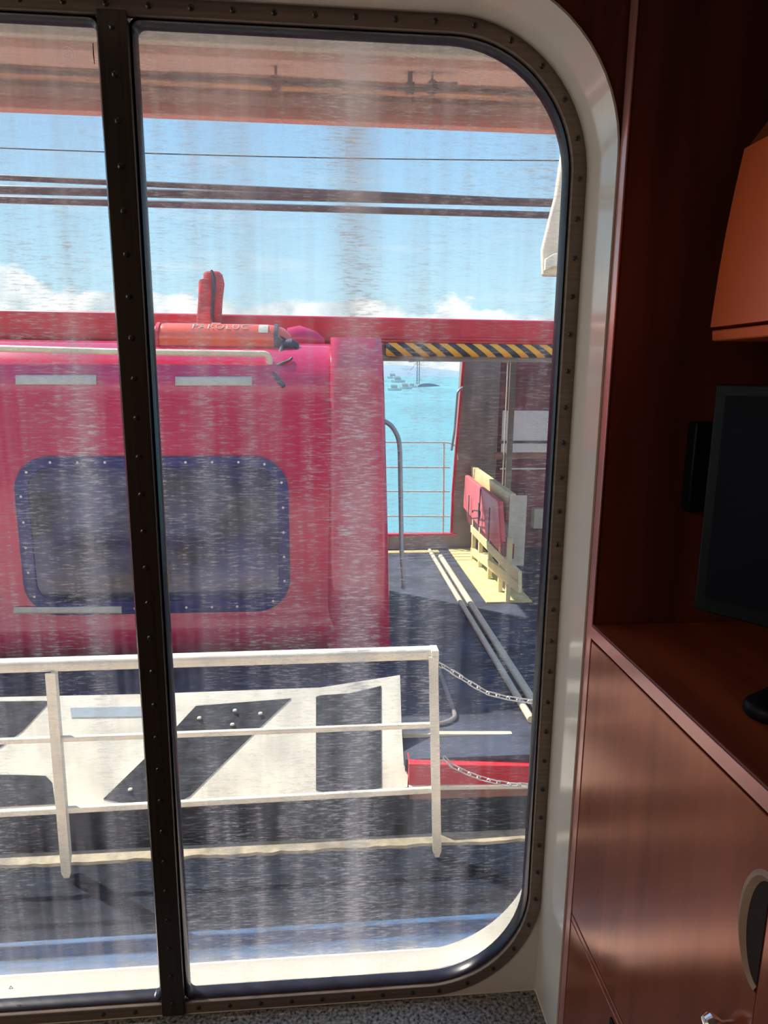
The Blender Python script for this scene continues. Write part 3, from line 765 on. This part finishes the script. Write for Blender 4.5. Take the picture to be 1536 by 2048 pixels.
# rounded end pillar of the cabin, a little proud of the side
xa_t, xb_t = P(662, 700, 3.95).x, P(768, 700, 3.95).x
xa_b, xb_b = P(652, 1300, 3.95).x, P(784, 1300, 3.95).x
bm = NB(); loops = []
zT = P(700, 672, 3.95).z
for k in range(15):
    t = k/14; z = zT + (ZB - zT)*(t**1.0)
    x0_ = xa_t + (xa_b-xa_t)*t; x1_ = xb_t + (xb_b-xb_t)*t; y0_ = 3.97 + (.12*(1-t/.12)**2 if t < .12 else 0); r_ = .05
    L = []
    for (cx, cy, a0) in ((x1_-r_, y0_+r_, -PI/2), (x1_-r_, 5.5-r_, 0), (x0_+r_, 5.5-r_, PI/2), (x0_+r_, y0_+r_, PI)):
        for j in range(7):
            a = a0 + PI/2*j/6; L.append((cx+r_*math.cos(a), cy+r_*math.sin(a), z))
    loops.append(L)
loft(bm, loops, True, True)
obj('cabin_end_pillar', bm, M_red, boat, smooth=50)

# cabin window with gasket, pane, screws
cw_x0, cw_x1 = P(37, 1050, 4.0).x, P(578, 1050, 4.0).x
cw_z0, cw_z1 = P(300, 1226, 4.0).z, P(300, 913, 4.0).z
gk = obj('cabin_window_gasket', ring(NB(), rr(cw_x0, cw_x1, cw_z0, cw_z1, .20, 12), rr(cw_x0+.075, cw_x1-.065, cw_z0+.075, cw_z1-.062, .13, 12), 3.985, 4.02), M_navy, boat, bevel=.004)
bm = NB(); o_ = rr(cw_x0+.07, cw_x1-.06, cw_z0+.07, cw_z1-.057, .13, 12)
loft(bm, [[(x, 3.992, z) for x, z in o_], [(x, 3.998, z) for x, z in o_]], True, True); obj('cabin_window_pane', bm, M_bglass, boat)
n = 0; cl = rr(cw_x0+.035, cw_x1-.032, cw_z0+.035, cw_z1-.032, .165, 20); acc = .1; cl.append(cl[0]); s0 = None
bi = (boat.matrix_basis @ gk.matrix_basis).inverted()
for (xa, za), (xb, zb) in zip(cl, cl[1:]):
    seg = math.hypot(xb-xa, zb-za)
    while acc <= seg and seg > 0:
        t = acc/seg; mt = bi @ Matrix.Translation((xa+(xb-xa)*t, 3.984, za+(zb-za)*t)); acc += .150
        if s0 is None:
            bm = NB(); lathe(bm, [(.0075, 0), (.006, -.003), (.002, -.004)], (0, 0, 0), 'y', 12); s0 = obj('window_screw', bm, M_white, gk); s0.matrix_basis = mt
        else: dup(s0, mt, gk)
    acc -= seg
# grey tapes on the shoulder of the shell
def on_shell(px, py, lift=.004):
    r = ray(px, py); best = None; o = Vector((0, 0, CZ))
    for (y0, z0), (y1, z1) in zip(sh, sh[1:]):
        n2 = Vector((0, z1-z0, -(y1-y0)))
        den = r.dot(n2)
        if abs(den) < 1e-9: continue
        t = (Vector((0, y0, z0)) - o).dot(n2)/den; q = o + r*t
        if min(y0, y1)-1e-6 <= q.y <= max(y0, y1)+1e-6 and min(z0, z1)-1e-6 <= q.z <= max(z0, z1)+1e-6 and t > 0:
            if best is None or t < best[0]:
                nn = n2.normalized(); nn = -nn if nn.y > 0 else nn
                best = (t, q + nn*lift)
    return best[1] if best else P(px, py, 4.0)
for (xa, ya_, xb, yb_) in ((32, 751, 193, 770), (351, 754, 504, 772), (30, 1212, 245, 1226)):
    bm = NB(); rows = []
    for j in range(5):
        yy = ya_+(yb_-ya_)*j/4; rows.append([bm.verts.new(on_shell(xa+(xb-xa)*i/6, yy, .004 if ya_ < 1000 else .018)) for i in range(7)])
    for A_, B_ in zip(rows, rows[1:]):
        for i in range(6): bm.faces.new((A_[i], A_[i+1], B_[i+1], B_[i]))
    o = obj('reflective_tape', bm, M_tape, boat); so_ = o.modifiers.new('thick', 'SOLIDIFY'); so_.thickness = .002

# grab rail along the shell top
YRL = 4.12
hr_ = obj('grab_rail', tube(NB(), bend([P(-700, 684, YRL), P(0, 697, YRL), P(240, 704, YRL), P(538, 708, YRL), P(541, 738, YRL+.02)], .05), .019, 14), M_creamp, boat)
for px in (243,):
    obj('rail_bracket', tube(NB(), [P(px, 704, YRL), P(px+4, 735, YRL+.03)], .022, 10), M_creamp, boat)
# roof over the passage with hazard edge; the beam runs on behind the cabin
zr0, zr1 = P(900, 690, 4.7).z, P(900, 641, 4.7).z
XR0 = P(775, 690, 4.7).x - .2
bm = NB(); a, b = P(-300, 625, 4.7), P(1500, 645, 4.7)
prism(bm, [(-4, 4.7, zr0), (4.5, 4.7, zr0), (4.5, 4.7, zr1), (-4, 4.7, zr1+.03)], (0, .35, 0)); obj('roof_beam', bm, M_redb, boat, bevel=.02, segs=3)
obj('passage_roof', box(NB(), (XR0, 5.05, zr0+.015), (4.5, 6.45, zr1-.02)), M_pillar, boat)
obj('beam_edge_pipe', tube(NB(), [(XR0+.1, 4.69, P(900, 678, 4.69).z), (4.5, 4.69, P(900, 678, 4.69).z)], .009, 10), M_redb, boat)
bm = NB(); xh0, xh1 = P(772, 700, 4.68).x, P(1240, 700, 4.68).x
zh0, zh1 = P(900, 713, 4.68).z, P(900, 687, 4.68).z
hp = [(4.69, zh1), (4.675, zh1-.02), (4.67, (zh0+zh1)/2), (4.68, zh0+.015), (4.70, zh0), (4.73, zh0), (4.73, zh1)]
prism(bm, [(xh0, y, z) for y, z in hp], (xh1-xh0, 0, 0)); obj('hazard_edge', bm, M_haz, boat)['label'] = 'yellow and black striped head guard'
obj('lintel', box(NB(), (xh0-.1, 4.74, P(900, 722, 4.74).z), (4.5, 5.0, zr0)), M_pillar, boat)

# things on the passage deck
YFAR = 6.75
def far(px, py): return P(px, py, YFAR)
zl = far(840, 1072).z
obj('far_coaming', box(NB(), (.3, YFAR, ZB), (1.35, YFAR+.05, zl)), M_pillar, boat)
obj('coaming_cap', box(NB(), (.3, YFAR-.01, zl), (1.35, YFAR+.06, zl+.025)), M_redb, boat)
ylw = PZ(830, 1105, ZB).y
bm = NB(); box(bm, (.3, ylw-.04, ZB+.001), (PZ(880, 1108, ZB).x, ylw+.04, ZB+.012)); obj('yellow_deck_line', bm, M_yellow, boat)
xp = (PZ(890, 1135, ZB).x + PZ(1062, 1440, ZB).x)/2
obj('deck_pipe', tube(NB(), [(xp-.035, ylw, ZB+.02), (xp-.035, 3.15, ZB+.02)], .020, 12), M_creamp, boat)
obj('deck_pipe', tube(NB(), [(xp+.035, ylw-.25, ZB+.022), (xp+.035, 3.15, ZB+.022)], .024, 12), M_creamp, boat)
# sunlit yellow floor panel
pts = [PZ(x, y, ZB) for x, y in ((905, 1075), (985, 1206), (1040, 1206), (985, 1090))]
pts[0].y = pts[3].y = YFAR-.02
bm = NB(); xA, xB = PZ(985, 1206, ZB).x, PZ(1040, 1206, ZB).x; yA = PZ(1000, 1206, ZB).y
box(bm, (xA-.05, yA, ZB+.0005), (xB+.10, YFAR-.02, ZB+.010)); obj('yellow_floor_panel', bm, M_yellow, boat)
# hatch at the near edge
pts = bend([PZ(780, 1455, ZB), PZ(885, 1452, ZB), PZ(912, 1440, ZB), PZ(880, 1350, ZB), PZ(870, 1320, ZB), PZ(780, 1320, ZB)], .06)
pts = [Vector((p.x, p.y, ZB+.012)) for p in pts]
obj('deck_hatch_frame', tube(NB(), pts, .012, 10), M_pillar, boat)

# far bulkhead structure at the right: taupe pillar + dark red wall + pale panel for a window
zTb = CZ+.35
bm = NB(); L0 = [far(x, y) for x, y in ((926, 700), (1003, 700), (985, 1095), (905, 1095), (907, 1040), (916, 850))]
prism(bm, L0, (0, .12, 0)); obj('bulkhead_pillar', bm, M_pillar, boat)
bm = NB(); prism(bm, [P(x, y, YFAR+.01) for x, y in ((1001, 700), (1500, 700), (1500, 1150), (983, 1100))], (0, .1, 0)); obj('bulkhead_wall', bm, M_wallred, boat)
obj('pillar_red_trim', tube(NB(), [far(x, y) for x, y in ((928, 715), (923, 780), (917, 850), (911, 920), (906, 985), (903, 1065))], .016, 8), M_redb, boat)
obj('side_grab_bar', tube(NB(), bend([far(923, 775)+Vector((0, -.05, 0)), far(912, 782)+Vector((0, -.08, 0)), far(906, 860)+Vector((0, -.08, 0)), far(902, 900)+Vector((0, -.03, 0))], .05), .012, 8), M_steel, boat)
def fbox(name, x0, y0, x1, y1, Y, dy, m):
    ym = (y0+y1)/2; a, b = P(x0, ym, Y), P(x1, ym, Y); a.z = P(x0, y0, Y).z; b.z = P(x1, y1, Y).z; return obj(name, box(NB(), a, (b.x, Y+dy, b.z)), m, boat, bevel=.003)
fbox('bright_window_panel', 1004, 821, 1160, 905, YFAR-.01, .02, M_panel)  # opaque white panel, painted for the bright view through a window
fbox('window_panel_bar', 1001, 882, 1160, 887, YFAR-.03, .02, M_dark)
fbox('window_panel_frame', 990, 905, 1160, 918, YFAR-.015, .02, M_ovb)  # brown strip along the bottom of the panel
fbox('wall_conduit', 1000, 936, 1160, 939, YFAR-.02, .02, M_thin)
fbox('grey_wall_box', 1068, 1018, 1110, 1057, YFAR-.10, .10, M_tape)
fbox('upright_post', 1013, 716, 1025, 1100, YFAR-.35, .02, M_pillar)
fbox('upright_edge', 1010, 716, 1012, 985, YFAR-.36, .02, M_tape)
# bench / locker along the side
XBN = P(943, 932, YFAR-.05).x
def lx(px, py, X): return PX(px, py, X)
bench = obj('locker_back', prism(NB(), [lx(942, 932, XBN), lx(1020, 988, XBN), lx(1016, 1050, XBN), lx(944, 985, XBN)], (.05, 0, 0)), M_benchy, boat, bevel=.004)
q0, q1 = lx(1018, 990, XBN), lx(1012, 1130, XBN)
obj('locker_end', box(NB(), (XBN+.0, q0.y-.03, q1.z), (XBN+.14, q0.y-.01, q0.z)), M_tape, boat)
XRD = XBN - .09
rp_ = obj('red_locker_door', prism(NB(), [lx(930, 950, XRD), lx(996, 1003, XRD), lx(1003, 1110, XRD+.04), lx(926, 1015, XRD)], (.045, 0, 0)), M_benchr, boat, bevel=.01)
for x, y0, y1 in ((938, 990, 1035), (958, 1005, 1055), (979, 1015, 1085)):
    a = lx(x, y0, XRD-.012); b = lx(x, y1, XRD-.012); b.y = a.y
    obj('latch', tube(NB(), [a, (a.x, a.y, b.z)], .007, 8), M_steel, rp_)
a = lx(945, 1025, XRD-.03); b = lx(960, 1022, XRD-.03)
obj('latch_handle', tube(NB(), bend([a, (a.x, a.y, a.z+.02), (b.x, b.y, b.z+.0), (b.x, b.y, b.z-.06), (a.x, a.y-.02, a.z-.05)], .02), .006, 8), M_dark, rp_)
obj('locker_door_seam', tube(NB(), [lx(961, 978, XRD-.004), (XRD-.004, lx(961, 978, XRD).y, lx(963, 1052, XRD).z)], .005, 6), M_wallred, rp_)
obj('locker_underbody', box(NB(), (XRD+.04, lx(1000, 1100, XRD).y+.02, lx(1000, 1120, XRD).z), (XRD+.12, YFAR-.1, lx(1000, 1090, XRD).z)), M_wallred, boat)
# slatted lower bench
for i, (ya_, yb_) in enumerate(((1050, 1085), (1095, 1120))):
    obj('bench_slat', prism(NB(), [lx(941, ya_, XBN-.06), lx(1036, ya_+(1200-ya_)*.62, XBN-.06), lx(1036, ya_+(1200-ya_)*.62+26, XBN-.06), lx(941, ya_+14, XBN-.06)], (.03, 0, 0)), M_benchy, boat, bevel=.003)
for px in (944, 958, 978, 1000, 1016):
    a = PX(px, 1100, XBN-.05); obj('bench_leg', box(NB(), (XBN-.055, a.y-.02, ZB+.011), (XBN-.02, a.y+.02, ZB+.52)), M_benchy, boat)
# far guard rail
for py in (885, 935, 983, 1033):
    obj('guard_rail', tube(NB(), bend([far(700, py-1), far(896, py)] + ([far(912, py+6), far(915, py+35)] if py == 885 else [far(890, py)+Vector((.05, 0, 0))]), .06), .0085, 8), M_thin, boat)
for px in (888,):
    obj('guard_post', tube(NB(), [far(px, 885), far(px-2, 1072)], .010, 8), M_thin, boat)
# tall grab handle at the cabin end
YH = 4.25
obj('grab_handle', tube(NB(), bend([P(760, 838, YH), P(783, 850, YH), P(797, 875, YH), P(800, 900, YH), P(803, 1100, YH), P(808, 1172, YH), P(806, 1176, YH+.01)], .04), .0150, 12), M_steel, boat)

# inflatable raft canister lashed on the cabin top
cn = empty('raft_canister', P(455, 700, 4.4)); tag(cn, 'orange red liferaft canister lashed on top of the red cabin', 'canister')
ca, cb = P(312, 680, 4.38), P(572, 686, 4.38); rad = .105
cc = (ca+cb)/2; half = (cb-ca).length/2
bm = NB(); prof = [(.02, -half-.03), (rad*.72, -half-.02), (rad*.93, -half+.02), (rad, -half+.07), (rad, half-.12), (rad*.95, half-.06), (rad*.8, half-.01), (rad*.45, half+.03), (.02, half+.04)]
lathe(bm, prof, cc, 'x', 36); obj('shell', bm, M_redor, cn)
for t in (-.93, .86):
    bm = NB(); rr_ = rad+.004; n = 36
    lathe(bm, [(rr_*.92, -.012), (rr_, -.010), (rr_, .010), (rr_*.92, .012)], (cc.x+half*t, cc.y, cc.z), 'x', 36); obj('strap', bm, M_dark if t > 0 else M_redb, cn)
def patch_on(px0, px1, a0, a1, m, name):
    bm = NB(); rows = []; x0, x1 = P(px0, 660, 4.3).x, P(px1, 660, 4.3).x
    for j in range(6):
        a = math.radians(a0+(a1-a0)*j/5); rows.append([bm.verts.new((x, cc.y-math.sin(a)*(rad+.003), cc.z+math.cos(a)*(rad+.003))) for x in (x0, x1)])
    for A_, B_ in zip(rows, rows[1:]): bm.faces.new((A_[0], A_[1], B_[1], B_[0]))
    return obj(name, bm, m, cn)
patch_on(517, 536, 22, 62, M_tape, 'reflective_patch')
fc = bpy.data.curves.new('lettering', 'FONT'); fc.body = 'PAROLUC'; fc.size = .068; fc.extrude = .0006; fc.space_character = 1.15
M_let = mat('faded_grey_lettering', (.45, .34, .30), .6)
fo = bpy.data.objects.new('tmp', fc); C.objects.link(fo)
dg = bpy.context.evaluated_depsgraph_get(); fme = bpy.data.meshes.new_from_object(fo.evaluated_get(dg)); bpy.data.objects.remove(fo)
al = math.radians(38); x0 = P(383, 660, 4.3).x
for v in fme.vertices:
    u, w_, h_ = v.co.x, v.co.y, v.co.z; a = al - (w_-.02)/rad
    rr_ = rad + .002 + h_; v.co = (x0+u-cn.location.x, cc.y-math.sin(a)*rr_-cn.location.y, cc.z+math.cos(a)*rr_-cn.location.z)
fme.materials.clear(); fme.materials.append(M_let)
lo = bpy.data.objects.new('lettering', fme); C.objects.link(lo); lo.parent = cn
for t in (-.6, .6):
    bm = NB(); box(bm, (cc.x+half*t-.03, cc.y-.10, CZ+.17), (cc.x+half*t+.03, cc.y+.14, cc.z-.07)); obj('cradle', bm, M_wallred, cn)
# lashings at the right end
bm = NB()
tube(bm, bend([P(548, 668, 4.3), P(566, 690, 4.27), P(558, 715, 4.2), P(548, 738, 4.14)], .03), .013, 8)
tube(bm, bend([P(560, 672, 4.3), P(590, 690, 4.27), P(604, 704, 4.26), P(620, 704, 4.26)], .03), .006, 8)
tube(bm, bend([P(548, 735, 4.12), P(560, 728, 4.11), P(578, 722, 4.12), P(584, 716, 4.14)], .02), .008, 8)
tube(bm, [P(541, 738, 4.12), on_shell(556, 760, .008), on_shell(568, 774, .008)], .013, 8)
lathe(bm, [(.02, -.05), (.04, -.03), (.045, .02), (.02, .06)], P(578, 692, 4.30), 'x', 14)
obj('lashing', bm, M_dark, cn)
# red end cover behind
bm = NB(); lathe(bm, [(.02, -.10), (.085, -.08), (.10, 0), (.07, .10), (.02, .16)], (P(600, 680, 4.6).x, 4.62, P(600, 682, 4.6).z), 'x', 24)
tag(obj('red_fairing', bm, M_red), 'rounded red cover behind the right end of the liferaft canister', 'cover')

# upright bundle in red cover
ub = empty('covered_searchlight', P(420, 650, 4.62)); tag(ub, 'upright narrow object in a red cloth cover strapped in black, above the canister', 'cover')
bm = NB(); loops = []
for (yy, x0_, x1_, dd) in ((668, 394, 441, .07), (640, 395, 442, .075), (600, 398, 444, .08), (566, 399, 448, .08), (561, 401, 447, .078), (560, 408, 447, .07), (548, 408, 444, .062), (544, 413, 440, .05)):
    a, b = P(x0_, yy, 4.62), P(x1_, yy, 4.62); cx = (a.x+b.x)/2; hw = (b.x-a.x)/2; L = []
    for k in range(24):
        t = 2*PI*k/24; ct, st = math.cos(t), math.sin(t); e = .55
        L.append((cx + hw*math.copysign(abs(ct)**e, ct), 4.62 + dd*math.copysign(abs(st)**e, st), a.z))
    loops.append(L)
loft(bm, loops, True, True); obj('cloth_cover', bm, M_redcloth, ub, smooth=50)
obj('strap', tube(NB(), [P(x, y, 4.62-d_) for x, y, d_ in ((423, 541, .05), (428, 556, .072), (428, 575, .085), (426, 600, .085), (424, 625, .08), (425, 645, .078))], [.008, .012, .014, .010, .012, .008], 8), M_dark, ub)
p0, p1 = P(424, 655, 4.5), P(442, 646, 4.5)
obj('tag', box(NB(), (p0.x, 4.49, p0.z), (p1.x, 4.50, p1.z)), M_panel, ub)

# ------------------------------------------------------------------ harbour beyond
ZS = CZ - 6.0
sea = obj('sea', box(NB(), (-3000, 7.2, ZS-1), (3000, 6000, ZS)), M_sea, smooth=0); sea['kind'] = 'stuff'
tag(sea, 'turquoise harbour water beyond the red boat', 'water')
sea2 = None
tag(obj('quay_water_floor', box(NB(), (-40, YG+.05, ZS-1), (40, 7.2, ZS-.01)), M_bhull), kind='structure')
def hill(y, h, x0, x1, seed, name):
    rnd = random.Random(seed); bm = NB(); n = 60; a = []; b = []; c2 = []
    for k in range(n+1):
        x = x0+(x1-x0)*k/n; hh = h*(.55+.25*math.sin(k*.21+seed)+.12*math.sin(k*.63)+.05*rnd.random())
        a.append(bm.verts.new((x, y-200, ZS-1))); b.append(bm.verts.new((x, y, ZS+hh))); c2.append(bm.verts.new((x, y+300, ZS-1)))
    for k in range(n): bm.faces.new((a[k], a[k+1], b[k+1], b[k])); bm.faces.new((b[k], b[k+1], c2[k+1], c2[k]))
    tag(obj(name, bm, M_hill, smooth=60), kind='structure')
hill(3400, 90, -2500, 2800, 3, 'hills')
def at_sea(px, py): return PZ(px, py, ZS)
# dark breakwater spit
bm = NB(); a, b = at_sea(835, 774), at_sea(880, 772)
n = 14; A_ = []; 
loops = []
for k in range(n+1):
    t = k/n; c = a.lerp(b, t); s = 2.2*math.sin(PI*min(1, t*1.0+.05))**.6*(1-.5*t)+.05; s = abs(s)
    loops.append([(c.x, c.y-6*s/2, ZS+.001), (c.x, c.y-2, ZS+s), (c.x, c.y+2, ZS+s*.9), (c.x, c.y+6*s/2, ZS+.001)])
loft(bm, loops, True, True); tag(obj('breakwater', bm, M_crane), 'low dark breakwater in the turquoise harbour water', 'breakwater')
def yacht(px, py, s, label):
    c = at_sea(px, py); e = empty('motor_yacht', c); tag(e, label, 'boat', 'yachts moored in the harbour')
    Ls = s*3.4; w = s
    L0 = [(-Ls, -w), (Ls*.5, -w), (Ls, 0), (Ls*.5, w), (-Ls, w)]
    bm = NB(); loft(bm, [[(c.x+x*.85, c.y+y*.8, c.z+.05) for x, y in L0], [(c.x+x, c.y+y, c.z+s*1.1) for x, y in L0]], True, True); obj('hull', bm, M_yacht, e)
    obj('cabin', box(NB(), (c.x-Ls*.5, c.y-w*.6, c.z+s*1.1), (c.x+Ls*.35, c.y+w*.6, c.z+s*2.1)), M_tape, e)
    obj('flybridge', box(NB(), (c.x-Ls*.6, c.y-w*.6, c.z+s*2.1), (c.x+Ls*.25, c.y+w*.6, c.z+s*2.6)), M_yacht, e)
    obj('mast', tube(NB(), [(c.x, c.y, c.z+s*2.6), (c.x, c.y, c.z+s*5)], s*.06, 6), M_yacht, e)
yacht(789, 781, .95, 'small white motor yacht, nearest and farthest left of the moored yachts')
yacht(811, 778, 1.0, 'white motor yacht moored in the middle of the harbour group')
yacht(824, 775, .8, 'white motor yacht moored right of the others beside the breakwater')
yacht(796, 765, 2.0, 'larger white yacht moored behind the small ones')
yacht(786, 757, 3.5, 'distant large white yacht near the far shore')
# lattice mast
ms = empty('lattice_mast', at_sea(836, 769)); tag(ms, 'steel lattice gantry standing in the harbour beside the breakwater', 'mast')
c = at_sea(836, 769); c.z += .25
k_ = c.y/F*1.0
for dx in (-2.2*k_, 2.2*k_):
    obj('leg', tube(NB(), [(c.x+dx, c.y, c.z), (c.x+dx, c.y, c.z+46*k_)], .9*k_, 6), M_crane, ms)
bm = NB()
for j in range(9):
    z0_ = c.z+j*5*k_; tube(bm, [(c.x-2.2*k_, c.y, z0_), (c.x+2.2*k_, c.y, z0_+5*k_)], .25*k_, 5)
obj('lattice', bm, M_crane, ms)
obj('jib', tube(NB(), [(c.x-19*k_, c.y, c.z+43*k_), (c.x+20*k_, c.y, c.z+46*k_)], .9*k_, 6), M_crane, ms)
obj('stay', tube(NB(), [(c.x-16*k_, c.y, c.z+26*k_), (c.x-2*k_, c.y, c.z+43*k_)], .4*k_, 6), M_crane, ms)

# ------------------------------------------------------------------ drop the matrix bookkeeping: nothing else to do
